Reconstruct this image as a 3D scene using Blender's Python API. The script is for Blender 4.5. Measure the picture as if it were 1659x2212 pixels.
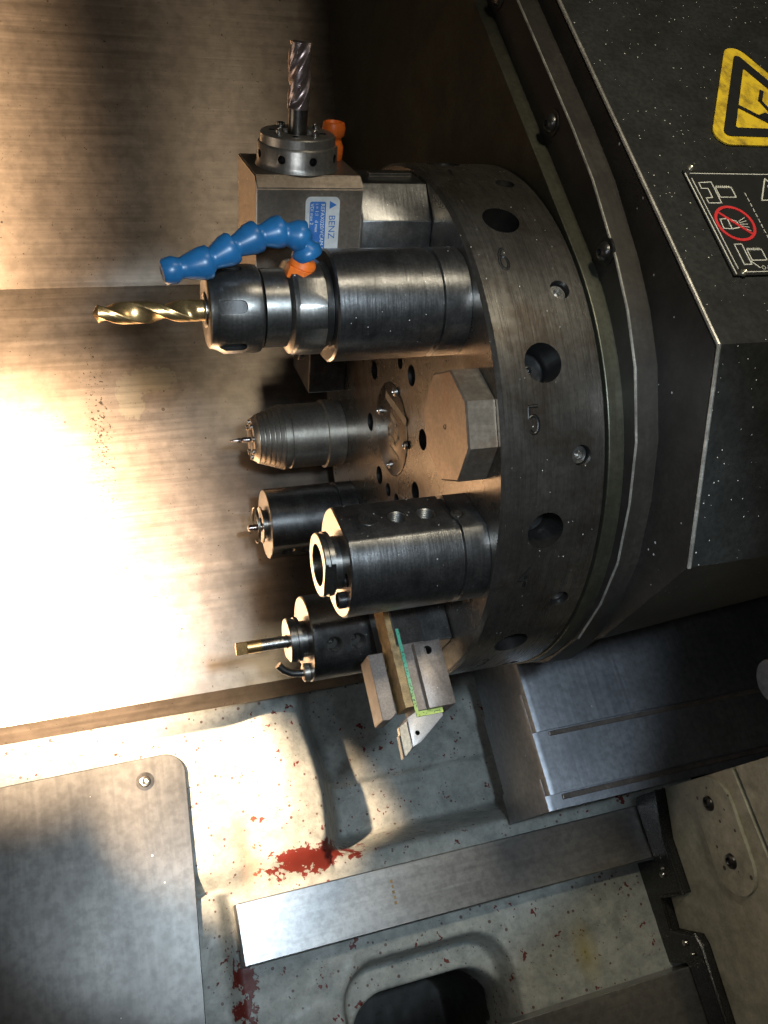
import bpy, bmesh, math, random
from mathutils import Vector, Matrix, noise
from math import sin, cos, pi, radians, sqrt

random.seed(7)
for o in list(bpy.data.objects):
    bpy.data.objects.remove(o)
sc = bpy.context.scene
COL = sc.collection

# ------------------------------------------------------------------ camera
cam = bpy.data.cameras.new('camera')
cam.sensor_fit = 'VERTICAL'
cam.sensor_height = 36.0
cam.lens = 1870.8 / 2212.0 * 36.0
cam.clip_start = 0.01
cam.clip_end = 50.0
cam_ob = bpy.data.objects.new('camera', cam)
COL.objects.link(cam_ob)
c_right = Vector((0.94566065, -0.31534727, -0.0792593))
c_fwd = Vector((0.30706623, 0.9462835, -0.1012811))
c_up = Vector((0.10694048, 0.07143969, 0.99169557))
cm = Matrix((c_right, c_up, -c_fwd)).transposed().to_4x4()
cm.translation = Vector((-0.1938, -0.5659, 0.0043))
cam_ob.matrix_world = cm
sc.camera = cam_ob

# ------------------------------------------------------------------ world and lamps
w = bpy.data.worlds.new('World')
sc.world = w
w.use_nodes = True
w.node_tree.nodes['Background'].inputs[0].default_value = (0.66, 0.62, 0.58, 1)
w.node_tree.nodes['Background'].inputs[1].default_value = 0.012


def lamp(name, kind, loc, target, energy, color, **kw):
    d = bpy.data.lights.new(name, kind)
    d.energy = energy
    d.color = color
    for k, v in kw.items():
        setattr(d, k, v)
    o = bpy.data.objects.new(name, d)
    COL.objects.link(o)
    o.location = loc
    o.rotation_euler = (Vector(target) - Vector(loc)).to_track_quat('-Z', 'Y').to_euler()
    return o


WARM = (1.0, 0.72, 0.47)
COOL = (0.70, 0.86, 1.0)
# warm machine lamp low on the left, its beam falls on the lower chip sheet and the bed
lamp('machine_lamp', 'SPOT', (-0.33, -0.52, -0.03), (-0.255, 0.18, -0.100), 330, WARM,
     spot_size=radians(31), spot_blend=0.85, shadow_soft_size=0.03)
# warm lamp on the headstock side, shining along the spindle axis onto the bed
lamp('headstock_lamp', 'SPOT', (-0.50, -0.25, 0.17), (-0.150, 0.13, -0.275), 145, WARM,
     spot_size=radians(13.4), spot_blend=0.3, shadow_soft_size=0.02)
# hooded lamp high on the left, lights the left strip of the wall
lamp('wall_lamp', 'SPOT', (-0.42, -0.50, 0.32), (-0.86, 0.27, 0.24), 34, (1.0, 0.72, 0.46),
     spot_size=radians(98), spot_blend=0.08, shadow_soft_size=0.03)
# added soft warm fill from off-frame left, in place of bounced sheet light
lamp('warm_fill', 'AREA', (-0.75, 0.0, -0.02), (0.0, 0.0, 0.0), 0.50, (1.0, 0.80, 0.60),
     shape='RECTANGLE', size=0.3, size_y=0.3)
# added weak cool fill beside the lens, brightens faces turned this way
lamp('lens_fill', 'AREA', (-0.205, -0.575, 0.015), (0.0, 0.05, 0.02), 0.40, (0.86, 0.93, 1.0),
     shape='DISK', size=0.02)
# cool work light at the open door, hooded towards the right
lamp('door_light', 'SPOT', (-0.10, -0.62, 0.06), (-0.055, 0.0, -0.11), 8.5, COOL,
     spot_size=radians(47), spot_blend=0.15, shadow_soft_size=0.02)
# yellowish workshop lamps high above the door: a dim wide one and one turned to the right
lamp('ceiling_light', 'AREA', (0.10, -0.60, 0.46), (0.08, 0.05, -0.05), 0.62, (1.0, 0.89, 0.70),
     shape='RECTANGLE', size=0.10, size_y=0.03)
lamp('side_light', 'SPOT', (0.06, -0.62, 0.40), (0.27, -0.05, -0.03), 8.0, (1.0, 0.92, 0.70),
     spot_size=radians(62), spot_blend=0.6, shadow_soft_size=0.03)

vs = sc.view_settings
vs.view_transform = 'Standard'
vs.look = 'None'
vs.exposure = 0.0
vs.gamma = 1.0
vs.use_curve_mapping = False

# ------------------------------------------------------------------ materials
MATS = {}


class NT:
    def __init__(self, name):
        m = bpy.data.materials.new(name)
        m.use_nodes = True
        self.m = m
        self.t = m.node_tree
        self.n = self.t.nodes
        self.b = self.n['Principled BSDF']
        self.tc = self.n.new('ShaderNodeTexCoord')

    def link(self, a, b):
        self.t.links.new(a, b)

    def mapping(self, scale=(1, 1, 1), rot=(0, 0, 0)):
        mp = self.n.new('ShaderNodeMapping')
        mp.inputs['Scale'].default_value = scale
        mp.inputs['Rotation'].default_value = rot
        self.link(self.tc.outputs['Object'], mp.inputs[0])
        return mp.outputs[0]

    def noise(self, scale, detail=4, rough=0.6, vec=None, dist=0.0):
        x = self.n.new('ShaderNodeTexNoise')
        x.inputs['Scale'].default_value = scale
        x.inputs['Detail'].default_value = detail
        x.inputs['Roughness'].default_value = rough
        x.inputs['Distortion'].default_value = dist
        self.link(vec if vec else self.tc.outputs['Object'], x.inputs['Vector'])
        return x.outputs['Fac']

    def ramp(self, fac, stops):
        r = self.n.new('ShaderNodeValToRGB')
        e = r.color_ramp.elements
        while len(e) < len(stops):
            e.new(0.5)
        for el, (p, c) in zip(e, stops):
            el.position = p
            el.color = (c, c, c, 1) if isinstance(c, (int, float)) else (*c, 1)
        self.link(fac, r.inputs[0])
        return r.outputs[0]

    def mix(self, fac, a, b, mode='MIX'):
        x = self.n.new('ShaderNodeMix')
        x.data_type = 'RGBA'
        x.blend_type = mode
        for s, v in ((x.inputs[0], fac), (x.inputs[6], a), (x.inputs[7], b)):
            if isinstance(v, (int, float)):
                s.default_value = v if s is x.inputs[0] else (v, v, v, 1)
            elif isinstance(v, tuple):
                s.default_value = (*v, 1)
            else:
                self.link(v, s)
        return x.outputs[2]

    def math(self, op, a, b=0.0, clamp=False):
        x = self.n.new('ShaderNodeMath')
        x.operation = op
        x.use_clamp = clamp
        for s, v in zip(x.inputs, (a, b)):
            if isinstance(v, (int, float)):
                s.default_value = v
            else:
                self.link(v, s)
        return x.outputs[0]

    def xyz(self):
        x = self.n.new('ShaderNodeSeparateXYZ')
        self.link(self.tc.outputs['Object'], x.inputs[0])
        return x.outputs

    def specks(self, scale, prob, size, warp=0.0):
        """small random dots: swarf and coolant drops"""
        v = self.n.new('ShaderNodeTexVoronoi')
        v.inputs['Scale'].default_value = scale
        if warp > 0:
            nz_ = self.n.new('ShaderNodeTexNoise')
            nz_.inputs['Scale'].default_value = scale * 2.2
            nz_.inputs['Detail'].default_value = 4
            self.link(self.tc.outputs['Object'], nz_.inputs['Vector'])
            vm = self.n.new('ShaderNodeVectorMath')
            vm.operation = 'MULTIPLY_ADD'
            self.link(nz_.outputs['Color'], vm.inputs[0])
            vm.inputs[1].default_value = (warp, warp, warp)
            self.link(self.tc.outputs['Object'], vm.inputs[2])
            self.link(vm.outputs[0], v.inputs['Vector'])
        else:
            self.link(self.tc.outputs['Object'], v.inputs['Vector'])
        sp = self.n.new('ShaderNodeSeparateColor')
        self.link(v.outputs['Color'], sp.inputs[0])
        pick = self.math('LESS_THAN', sp.outputs[0], prob)
        sz = self.math('MULTIPLY', sp.outputs[1], size)
        near = self.math('LESS_THAN', v.outputs['Distance'], sz)
        return self.math('MULTIPLY', pick, near)

    def bump(self, h, strength, dist=0.001):
        x = self.n.new('ShaderNodeBump')
        x.inputs['Strength'].default_value = strength
        x.inputs['Distance'].default_value = dist
        self.link(h, x.inputs['Height'])
        self.link(x.outputs[0], self.b.inputs['Normal'])

    def set(self, **kw):
        for k, v in kw.items():
            s = self.b.inputs[k.replace('_', ' ')]
            if isinstance(v, tuple):
                s.default_value = (*v, 1)
            elif isinstance(v, (int, float)):
                s.default_value = v
            else:
                self.link(v, s)


def sub(c, k):
    return tuple(min(1, x * k) for x in c)


def steel(name, c, metallic=0.9, rough=0.38, rvar=0.12, mott=0.35, mscale=70, speck=0.05, sscale=220,
          brush=None, bumps=0.12, rust=None, speckc=(0.5, 0.48, 0.44), ssize=0.14):
    t = NT(name)
    n1 = t.noise(mscale, 6, 0.65)
    n2 = t.noise(mscale * 9, 3, 0.6)
    col = t.mix(t.ramp(n1, [(0.3, 0.0), (0.7, 1.0)]), sub(c, 1 - mott), sub(c, 1 + mott))
    col = t.mix(t.math('MULTIPLY', t.ramp(n2, [(0.35, 1.0), (0.6, 0.0)]), 0.45), col, sub(c, 0.45))
    if brush:
        vec = t.mapping(brush)
        nb = t.noise(1.0, 5, 0.7, vec)
        col = t.mix(t.math('MULTIPLY', t.ramp(nb, [(0.35, 1.0), (0.65, 0.0)]), 0.35), col, sub(c, 0.5))
        hsrc = nb
    else:
        hsrc = n2
    if rust:
        nr = t.noise(mscale * 0.6, 8, 0.7)
        col = t.mix(t.math('MULTIPLY', t.ramp(nr, [(0.52, 0.0), (0.66, 1.0)]), 0.6), col, rust)
    rg = t.math('ADD', rough - rvar / 2, t.math('MULTIPLY', hsrc, rvar))
    if speck > 0:
        s = t.specks(sscale, speck, ssize)
        col = t.mix(s, col, speckc)
        met = t.math('MULTIPLY', t.math('SUBTRACT', 1.0, s), metallic)
        t.set(Metallic=met)
    else:
        t.set(Metallic=metallic)
    t.set(Base_Color=col, Roughness=rg)
    t.bump(hsrc, bumps, 0.0006)
    MATS[name] = t.m
    return t.m


def plain(name, c, metallic=0.0, rough=0.5, **kw):
    t = NT(name)
    n1 = t.noise(120, 5, 0.65)
    col = t.mix(t.ramp(n1, [(0.3, 0.0), (0.7, 1.0)]), sub(c, 0.78), sub(c, 1.15))
    t.set(Base_Color=col, Roughness=rough, Metallic=metallic, **kw)
    MATS[name] = t.m
    return t.m


steel('black_oxide', (0.17, 0.166, 0.162), 0.92, 0.31, 0.16, 0.5, 90, 0.34, 420, (900, 60, 60), 0.16)
steel('disc_steel', (0.25, 0.23, 0.205), 0.92, 0.28, 0.14, 0.3, 38, 0.22, 400, (700, 25, 25), 0.10,
      rust=(0.10, 0.065, 0.04))
steel('nose_steel', (0.55, 0.52, 0.47), 0.85, 0.36, 0.12, 0.15, 70, 0.0, 240, (900, 40, 40), 0.08)
steel('turned_steel', (0.27, 0.258, 0.238), 0.95, 0.31, 0.12, 0.22, 70, 0.04, 240, (900, 40, 40), 0.10)
steel('nickel_steel', (0.50, 0.45, 0.38), 0.9, 0.36, 0.12, 0.22, 70, 0.04, 240, (600, 60, 60), 0.08)
steel('block_steel', (0.25, 0.205, 0.16), 0.75, 0.42, 0.14, 0.3, 50, 0.08, 200, (40, 40, 300), 0.10,
      rust=(0.16, 0.09, 0.05))
steel('ground_steel', (0.47, 0.46, 0.45), 0.95, 0.33, 0.10, 0.12, 22, 0.02, 160, (10, 260, 60), 0.05)
steel('cover_steel', (0.29, 0.30, 0.325), 0.88, 0.42, 0.16, 0.2, 22, 0.02, 150, (420, 8, 60), 0.08)
steel('sheet_steel', (0.29, 0.235, 0.185), 0.92, 0.36, 0.16, 0.16, 9, 0.03, 120, (5, 130, 190), 0.16,
      speckc=(0.05, 0.04, 0.03), ssize=0.25)
sm = MATS['sheet_steel']
# dried coolant stain on the sheet
stn = NT.__new__(NT)
stn.m, stn.t, stn.n, stn.b = sm, sm.node_tree, sm.node_tree.nodes, sm.node_tree.nodes['Principled BSDF']
stn.tc = [q for q in stn.n if q.type == 'TEX_COORD'][0]
x, y, z = stn.xyz()
def blob(cx_, cz_, rx_, rz_):
    a_ = stn.math('DIVIDE', stn.math('SUBTRACT', x, cx_), rx_)
    b_ = stn.math('DIVIDE', stn.math('SUBTRACT', z, cz_), rz_)
    return stn.math('SUBTRACT', 1.0, stn.math('SQRT', stn.math('ADD', stn.math('MULTIPLY', a_, a_), stn.math('MULTIPLY', b_, b_))), clamp=True)
bl = stn.math('MAXIMUM', blob(-0.140, 0.060, 0.026, 0.013), blob(-0.160, 0.046, 0.013, 0.024))
edge_ = stn.ramp(stn.math('ADD', bl, stn.math('MULTIPLY', stn.noise(150, 6, 0.7), 1.7)), [(0.97, 0.0), (1.0, 1.0)])
oldc = stn.b.inputs['Base Color'].links[0].from_socket
newc = stn.mix(stn.math('MULTIPLY', edge_, stn.math('MULTIPLY', stn.math('GREATER_THAN', bl, 0.01), 0.5)), oldc, (0.34, 0.30, 0.21))
gr = blob(-0.188, 0.02, 0.016, 0.10)
gsp = stn.math('GREATER_THAN', stn.math('ADD', stn.noise(420, 3, 0.6), stn.math('MULTIPLY', gr, 0.16)), 0.70)
newc = stn.mix(stn.math('MULTIPLY', gsp, 0.85), newc, (0.03, 0.022, 0.015))
stn.link(newc, stn.b.inputs['Base Color'])
sm.node_tree.nodes['Principled BSDF'].inputs['Anisotropic'].default_value = 0.75
tn = sm.node_tree.nodes.new('ShaderNodeTangent')
tn.direction_type = 'UV_MAP'
tn.uv_map = 'UVMap'
sm.node_tree.links.new(tn.outputs[0], sm.node_tree.nodes['Principled BSDF'].inputs['Tangent'])
steel('plate_steel', (0.15, 0.146, 0.138), 0.93, 0.37, 0.14, 0.25, 16, 0.02, 140, (140, 7, 60), 0.06)
steel('hole_dark', (0.03, 0.028, 0.026), 0.6, 0.4, 0.1, 0.3, 90, 0.03, 300)  # dark oil inside bores; in the nut slots it paints in shade
steel('screw_black', (0.07, 0.068, 0.066), 0.8, 0.30, 0.1, 0.3, 200, 0.02, 300)
steel('bright_screw', (0.42, 0.40, 0.37), 0.95, 0.28, 0.1, 0.25, 200, 0.0)
steel('carbide', (0.52, 0.46, 0.45), 1.0, 0.22, 0.1, 0.15, 300, 0.0, bumps=0.05)
steel('gold_drill', (0.76, 0.49, 0.21), 0.9, 0.32, 0.12, 0.25, 160, 0.0, bumps=0.05)
steel('endmill_coat', (0.62, 0.50, 0.48), 0.9, 0.30, 0.12, 0.35, 160, 0.0, bumps=0.05)
steel('housing_black', (0.022, 0.023, 0.022), 0.1, 0.42, 0.14, 0.4, 40, 0.30, 420, None, 0.12,
      speckc=(0.55, 0.55, 0.51), ssize=0.17)
steel('housing_grimy', (0.034, 0.030, 0.026), 0.25, 0.45, 0.14, 0.4, 40, 0.08, 190, (500, 30, 30), 0.15)
steel('flange_green', (0.085, 0.083, 0.06), 0.7, 0.38, 0.12, 0.3, 40, 0.06, 200, (700, 30, 30), 0.1)
steel('jaw_steel', (0.24, 0.20, 0.175), 0.55, 0.45, 0.14, 0.3, 90, 0.1, 400)
steel('pale_head', (0.62, 0.57, 0.54), 0.35, 0.42, 0.1, 0.12, 200, 0.0)
steel('trim_steel', (0.34, 0.26, 0.18), 0.6, 0.4, 0.14, 0.3, 60, 0.05, 300)
plain('emblem_paint', (0.20, 0.17, 0.12), 0.2, 0.5)
steel('worn_edge', (0.40, 0.385, 0.35), 0.7, 0.45, 0.14, 0.5, 90, 0.0)
steel('rear_dark', (0.022, 0.016, 0.010), 0.15, 0.45, 0.14, 0.4, 14, 0.04, 140, (260, 260, 8), 0.08)
steel('wiper_rubber', (0.018, 0.018, 0.017), 0.0, 0.28, 0.15, 0.4, 120, 0.04, 160, None, 0.3)
steel('wood_brown', (0.36, 0.23, 0.09), 0.2, 0.42, 0.2, 0.5, 160, 0.0, bumps=0.5)
plain('hose_blue', (0.016, 0.115, 0.27), 0.0, 0.34)
plain('hose_orange', (0.85, 0.17, 0.02), 0.0, 0.42)
plain('sign_black', (0.012, 0.012, 0.012), 0.0, 0.45)
plain('print_white', (0.62, 0.62, 0.56), 0.0, 0.5)
plain('print_red', (0.62, 0.03, 0.035), 0.0, 0.5)
plain('sticker_silver', (0.62, 0.62, 0.60), 0.3, 0.42)
plain('sticker_blue', (0.03, 0.13, 0.38), 0.0, 0.45)
plain('brass_rivet', (0.55, 0.52, 0.42), 0.9, 0.35)

# yellow sign face with smeared grime
t = NT('sign_yellow')
g = t.ramp(t.noise(90, 7, 0.7), [(0.45, 0.0), (0.68, 1.0)])
col = t.mix(g, (0.72, 0.50, 0.03), (0.20, 0.13, 0.025))
t.set(Base_Color=col, Roughness=0.4)
MATS['sign_yellow'] = t.m

# tape with green and yellow ground and fine dark print
t = NT('tape_print')
x, y, z = t.xyz()
k = t.math('DIVIDE', t.math('SUBTRACT', y, 0.035), 0.03, clamp=True)
base = t.mix(k, (0.10, 0.42, 0.27), (0.60, 0.66, 0.12))
pr = t.math('GREATER_THAN', t.noise(900, 2, 0.5), 0.60)
col = t.mix(t.math('MULTIPLY', pr, 0.75), base, (0.03, 0.07, 0.03))
t.set(Base_Color=col, Roughness=0.35)
MATS['tape_print'] = t.m

# painted bed casting: off-white paint, chipped to the red primer
t = NT('casting_paint')
x, y, z = t.xyz()
big = t.noise(26, 7, 0.62)
mid = t.noise(95, 6, 0.6, dist=0.3)
paint = t.mix(t.ramp(t.noise(60, 6, 0.7), [(0.3, 0.0), (0.72, 1.0)]), (0.22, 0.24, 0.225), (0.50, 0.51, 0.47))
grime = t.ramp(t.noise(210, 5, 0.7), [(0.52, 0.0), (0.70, 1.0)])
paint = t.mix(t.math('MULTIPLY', grime, 0.55), paint, (0.20, 0.19, 0.165))
# wear band along the foot of the raised block beside the rail
dx = t.math('DIVIDE', t.math('ADD', x, 0.055), 0.066)
dy = t.math('DIVIDE', t.math('ADD', y, 0.244), 0.017)
dist = t.math('SQRT', t.math('ADD', t.math('MULTIPLY', dx, dx), t.math('MULTIPLY', dy, dy)))
wear = t.math('SUBTRACT', 1.0, dist, clamp=True)
# second worn place at the left end of the rail
ex = t.math('DIVIDE', t.math('ADD', x, 0.127), 0.018)
ey = t.math('DIVIDE', t.math('ADD', y, 0.335), 0.065)
dist2 = t.math('SQRT', t.math('ADD', t.math('MULTIPLY', ex, ex), t.math('MULTIPLY', ey, ey)))
wear2 = t.math('SUBTRACT', 1.0, dist2, clamp=True)
wear = t.math('MAXIMUM', wear, t.math('MULTIPLY', wear2, 0.8))
chipv = t.math('ADD', t.math('ADD', t.math('MULTIPLY', mid, 0.72), t.math('MULTIPLY', t.noise(330, 4, 0.7), 0.28)), t.math('MULTIPLY', wear, 0.36))
chip = t.ramp(chipv, [(0.648, 0.0), (0.660, 1.0)])
tiny = t.math('MAXIMUM', t.specks(210, 0.40, 0.30), t.math('GREATER_THAN', t.noise(200, 4, 0.62), 0.695))
chip = t.math('MAXIMUM', chip, t.math('MAXIMUM', t.specks(85, 0.42, 0.26, 0.022), t.specks(38, 0.16, 0.16, 0.04)))
primer = t.mix(big, (0.17, 0.02, 0.012), (0.11, 0.017, 0.013))
col = t.mix(chip, paint, primer)
col = t.mix(t.math('MULTIPLY', tiny, 0.85), col, (0.09, 0.035, 0.03))
stx = t.math('DIVIDE', t.math('SUBTRACT', x, 0.168), 0.016)
sty = t.math('DIVIDE', t.math('ADD', y, 0.372), 0.03)
sd = t.math('SUBTRACT', 1.0, t.math('SQRT', t.math('ADD', t.math('MULTIPLY', stx, stx), t.math('MULTIPLY', sty, sty))), clamp=True)
col = t.mix(t.math('MULTIPLY', sd, 0.6), col, (0.36, 0.28, 0.03))
rx = t.math('DIVIDE', t.math('ADD', x, 0.108), 0.014)
ry = t.math('DIVIDE', t.math('ADD', y, 0.232), 0.045)
rd = t.math('SUBTRACT', 1.0, t.math('SQRT', t.math('ADD', t.math('MULTIPLY', rx, rx), t.math('MULTIPLY', ry, ry))), clamp=True)
col = t.mix(t.math('MULTIPLY', rd, 0.55), col, (0.38, 0.20, 0.11))
# pocket colour goes near black with depth, with a ragged noise edge
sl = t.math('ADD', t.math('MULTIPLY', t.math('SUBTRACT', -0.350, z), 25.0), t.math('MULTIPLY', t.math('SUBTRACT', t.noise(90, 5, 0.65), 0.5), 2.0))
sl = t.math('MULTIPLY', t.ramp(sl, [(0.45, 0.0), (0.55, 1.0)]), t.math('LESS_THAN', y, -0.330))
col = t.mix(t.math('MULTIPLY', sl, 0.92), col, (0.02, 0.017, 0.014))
t.set(Base_Color=col, Roughness=t.ramp(mid, [(0.3, 0.35), (0.7, 0.6)]))
hh = t.math('SUBTRACT', t.math('MULTIPLY', t.noise(320, 4, 0.6), 0.35), t.math('MULTIPLY', chip, 0.5))
t.bump(hh, 0.35, 0.0012)
MATS['casting_paint'] = t.m

t = NT('saddle_paint')
g = t.ramp(t.noise(70, 7, 0.68), [(0.35, 0.0), (0.7, 1.0)])
col = t.mix(g, (0.27, 0.26, 0.195), (0.50, 0.485, 0.385))
g2 = t.ramp(t.noise(330, 4, 0.7), [(0.55, 0.0), (0.70, 1.0)])
col = t.mix(t.math('MULTIPLY', g2, 0.5), col, (0.22, 0.20, 0.15))
col = t.mix(t.specks(110, 0.25, 0.24), col, (0.06, 0.04, 0.03))
t.set(Base_Color=col, Roughness=0.45)
t.bump(t.noise(400, 3), 0.25, 0.001)
MATS['saddle_paint'] = t.m


# ------------------------------------------------------------------ mesh helpers
class MB:
    def __init__(self):
        self.v = []
        self.f = []

    def add(self, verts, faces):
        o = len(self.v)
        self.v += [tuple(p) for p in verts]
        self.f += [tuple(i + o for i in f) for f in faces]
        return self

    def box(self, x0, x1, y0, y1, z0, z1):
        p = [(x, y, z) for x in (x0, x1) for y in (y0, y1) for z in (z0, z1)]
        return self.add(p, [(0, 1, 3, 2), (4, 6, 7, 5), (0, 4, 5, 1), (2, 3, 7, 6), (0, 2, 6, 4), (1, 5, 7, 3)])

    def lathe(self, prof, seg=48, cy=0.0, cz=0.0, closed=False):
        """profile (x, r) turned round the local X axis; ends capped"""
        n = len(prof)
        vs = []
        for (x, r) in prof:
            for k in range(seg):
                a = 2 * pi * k / seg
                vs.append((x, cy + r * cos(a), cz + r * sin(a)))
        fs = []
        rng = n if closed else n - 1
        for i in range(rng):
            j = (i + 1) % n
            for k in range(seg):
                k2 = (k + 1) % seg
                fs.append((i * seg + k, i * seg + k2, j * seg + k2, j * seg + k))
        if not closed:
            fs.append(tuple(range(seg - 1, -1, -1)))
            fs.append(tuple((n - 1) * seg + k for k in range(seg)))
        return self.add(vs, fs)

    def prism(self, poly, a0, a1, axis='x'):
        """polygon extruded along an axis; poly gives the two other coordinates in cyclic order"""
        def P(q, a):
            return {'x': (a, q[0], q[1]), 'y': (q[0], a, q[1]), 'z': (q[0], q[1], a)}[axis]
        n = len(poly)
        vs = [P(q, a0) for q in poly] + [P(q, a1) for q in poly]
        fs = [tuple(range(n - 1, -1, -1)), tuple(range(n, 2 * n))]
        fs += [(i, (i + 1) % n, n + (i + 1) % n, n + i) for i in range(n)]
        return self.add(vs, fs)

    def tube(self, pts, r, seg=10, caps=True):
        pts = [Vector(p) for p in pts]
        rs = r if isinstance(r, (list, tuple)) else [r] * len(pts)
        vs = []
        prev = None
        for i, p in enumerate(pts):
            d = (pts[min(i + 1, len(pts) - 1)] - pts[max(i - 1, 0)]).normalized()
            if prev is None:
                up = Vector((0, 0, 1)) if abs(d.z) < 0.9 else Vector((1, 0, 0))
                u = d.cross(up).normalized()
            else:
                u = (prev - d * prev.dot(d)).normalized()
            prev = u
            vv = d.cross(u)
            for k in range(seg):
                a = 2 * pi * k / seg
                vs.append(p + (u * cos(a) + vv * sin(a)) * rs[i])
        fs = []
        for i in range(len(pts) - 1):
            for k in range(seg):
                k2 = (k + 1) % seg
                fs.append((i * seg + k, i * seg + k2, (i + 1) * seg + k2, (i + 1) * seg + k))
        if caps:
            fs.append(tuple(range(seg - 1, -1, -1)))
            fs.append(tuple((len(pts) - 1) * seg + k for k in range(seg)))
        return self.add(vs, fs)

    def mesh(self, name, bevel=0.0, angle=35, segs=2):
        me = bpy.data.meshes.new(name)
        bm = bmesh.new()
        bv = [bm.verts.new(p) for p in self.v]
        for f in self.f:
            try:
                bm.faces.new([bv[i] for i in f])
            except ValueError:
                pass
        bmesh.ops.remove_doubles(bm, verts=bm.verts, dist=1e-6)
        bmesh.ops.recalc_face_normals(bm, faces=bm.faces)
        if bevel > 0:
            ed = [e for e in bm.edges if len(e.link_faces) == 2 and e.calc_face_angle(0) > radians(28)]
            bmesh.ops.bevel(bm, geom=ed, offset=bevel, segments=segs, affect='EDGES', profile=0.5,
                            clamp_overlap=True)
        bm.to_mesh(me)
        bm.free()
        for p in me.polygons:
            p.use_smooth = True
        me.set_sharp_from_angle(angle=radians(min(angle, 17) if bevel > 0 else angle))
        return me

    def build(self, name, mat, parent=None, bevel=0.0, angle=35, segs=2, loc=None, rot=None):
        me = self.mesh(name, bevel, angle, segs)
        return link(name, me, mat, parent, loc, rot)


def link(name, me, mat, parent=None, loc=None, rot=None):
    o = bpy.data.objects.new(name, me)
    COL.objects.link(o)
    if not me.materials:
        me.materials.append(MATS[mat])
    if parent:
        o.parent = parent
    if loc is not None:
        o.location = loc
    if rot is not None:
        o.rotation_euler = rot
    return o


def tag(o, label=None, cat=None, group=None, kind=None):
    if label:
        o['label'] = label
    if cat:
        o['category'] = cat
    if group:
        o['group'] = group
    if kind:
        o['kind'] = kind
    return o


def empty(name, loc=(0, 0, 0), rx=0.0):
    o = bpy.data.objects.new(name, None)
    o.empty_display_size = 0.01
    COL.objects.link(o)
    o.location = loc
    o.rotation_euler = (rx, 0, 0)
    return o


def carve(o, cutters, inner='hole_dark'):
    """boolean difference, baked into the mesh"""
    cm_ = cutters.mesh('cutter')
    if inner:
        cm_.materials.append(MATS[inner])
    co = bpy.data.objects.new('cutter', cm_)
    COL.objects.link(co)
    co.parent = o.parent
    co.location = o.location
    co.rotation_euler = o.rotation_euler
    m = o.modifiers.new('cut', 'BOOLEAN')
    m.operation = 'DIFFERENCE'
    m.solver = 'EXACT'
    m.use_self = True
    if inner:
        m.material_mode = 'TRANSFER'
    m.object = co
    bpy.context.view_layer.update()
    dg = bpy.context.evaluated_depsgraph_get()
    me = bpy.data.meshes.new_from_object(o.evaluated_get(dg))
    o.modifiers.clear()
    o.data = me
    for p in me.polygons:
        p.use_smooth = True
    me.set_sharp_from_angle(angle=radians(35))
    bpy.data.objects.remove(co)
    return o


def cyl_between(mb, p, d, r, l0, l1, seg=24):
    """solid cylinder round point p along direction d from l0 to l1"""
    p = Vector(p)
    d = Vector(d).normalized()
    mb.tube([p + d * l0, p + d * l1], r, seg)


RP = 0.136   # pitch radius of the tool stations
BED = radians(60)


def station(name, theta, label, cat, group=None):
    """empty on the disc face; local x = spindle axis (towards the machine), y = radially outward"""
    a = radians(theta)
    o = empty(name, (0, -RP * cos(a), RP * sin(a)), pi - a)
    return tag(o, label, cat, group)


def text_mesh(s, size):
    c = bpy.data.curves.new('text', 'FONT')
    c.body = s
    c.size = size
    c.align_x = 'LEFT'
    o = bpy.data.objects.new('text', c)
    COL.objects.link(o)
    bpy.context.view_layer.update()
    me = bpy.data.meshes.new_from_object(o.evaluated_get(bpy.context.evaluated_depsgraph_get()))
    bpy.data.objects.remove(o)
    return me


# ================================================================== SETTING: bed, walls
def sstep(a, b, v):
    t_ = max(0.0, min(1.0, (v - a) / (b - a)))
    return t_ * t_ * (3 - 2 * t_)


def bed_h(x, s):
    # raised block on the left, trough to the right of it
    edge = -0.036 + 0.010 * sstep(0.235, 0.26, s) + 0.004 * sin(s * 40)
    drop = sstep(edge - 0.010, edge + 0.022, x)
    step2 = 0.006 * sstep(0.182, 0.186, s)
    low = -0.355 - step2
    h = -0.287 * (1 - drop) + low * drop
    # ramp up to the rail ledge
    h = h * (1 - sstep(0.228, 0.252, s)) + (-0.300) * sstep(0.228, 0.252, s) if drop > 0 else \
        h * (1 - sstep(0.235, 0.262, s)) + (-0.300) * sstep(0.235, 0.262, s)
    # shallow groove down the block
    g_ = math.exp(-((x + 0.108) / 0.012) ** 2) * sstep(0.17, 0.22, s) * (1 - sstep(0.245, 0.262, s))
    h -= 0.006 * g_
    h += 0.011 * math.exp(-((x + 0.072) / 0.026) ** 2) * (1 - sstep(0.19, 0.255, s)) * (1 - drop)
    # casting shoulder left of the rail end
    if s > 0.255:
        sh = 1 - sstep(-0.142, -0.128, x)
        h = h * (1 - sh) + (-0.289) * sh
    # pocket between the rails
    px0, px1, ps0, ps1, rr = -0.052, 0.098, 0.333, 0.52, 0.034
    ddx = max(px0 + rr - x, x - (px1 - rr), 0)
    ddy = max(ps0 + rr - s, s - (ps1 - rr), 0)
    dd = rr - sqrt(ddx * ddx + ddy * ddy)
    h -= 0.030 * sstep(-0.002, 0.008, dd)
    ex_ = max(px0 + 0.008 + rr - x, x - (px1 - 0.005 - rr), 0)
    ey_ = max(ps0 + 0.028 + rr - s, s - (ps1 - rr), 0)
    d2_ = rr - sqrt(ex_ * ex_ + ey_ * ey_)
    h -= 0.16 * sstep(-0.002, 0.010, d2_)
    h += 0.0012 * noise.noise(Vector((x * 22, s * 22, 0))) + 0.0004 * noise.noise(Vector((x * 90, s * 90, 3)))
    return h


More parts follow.
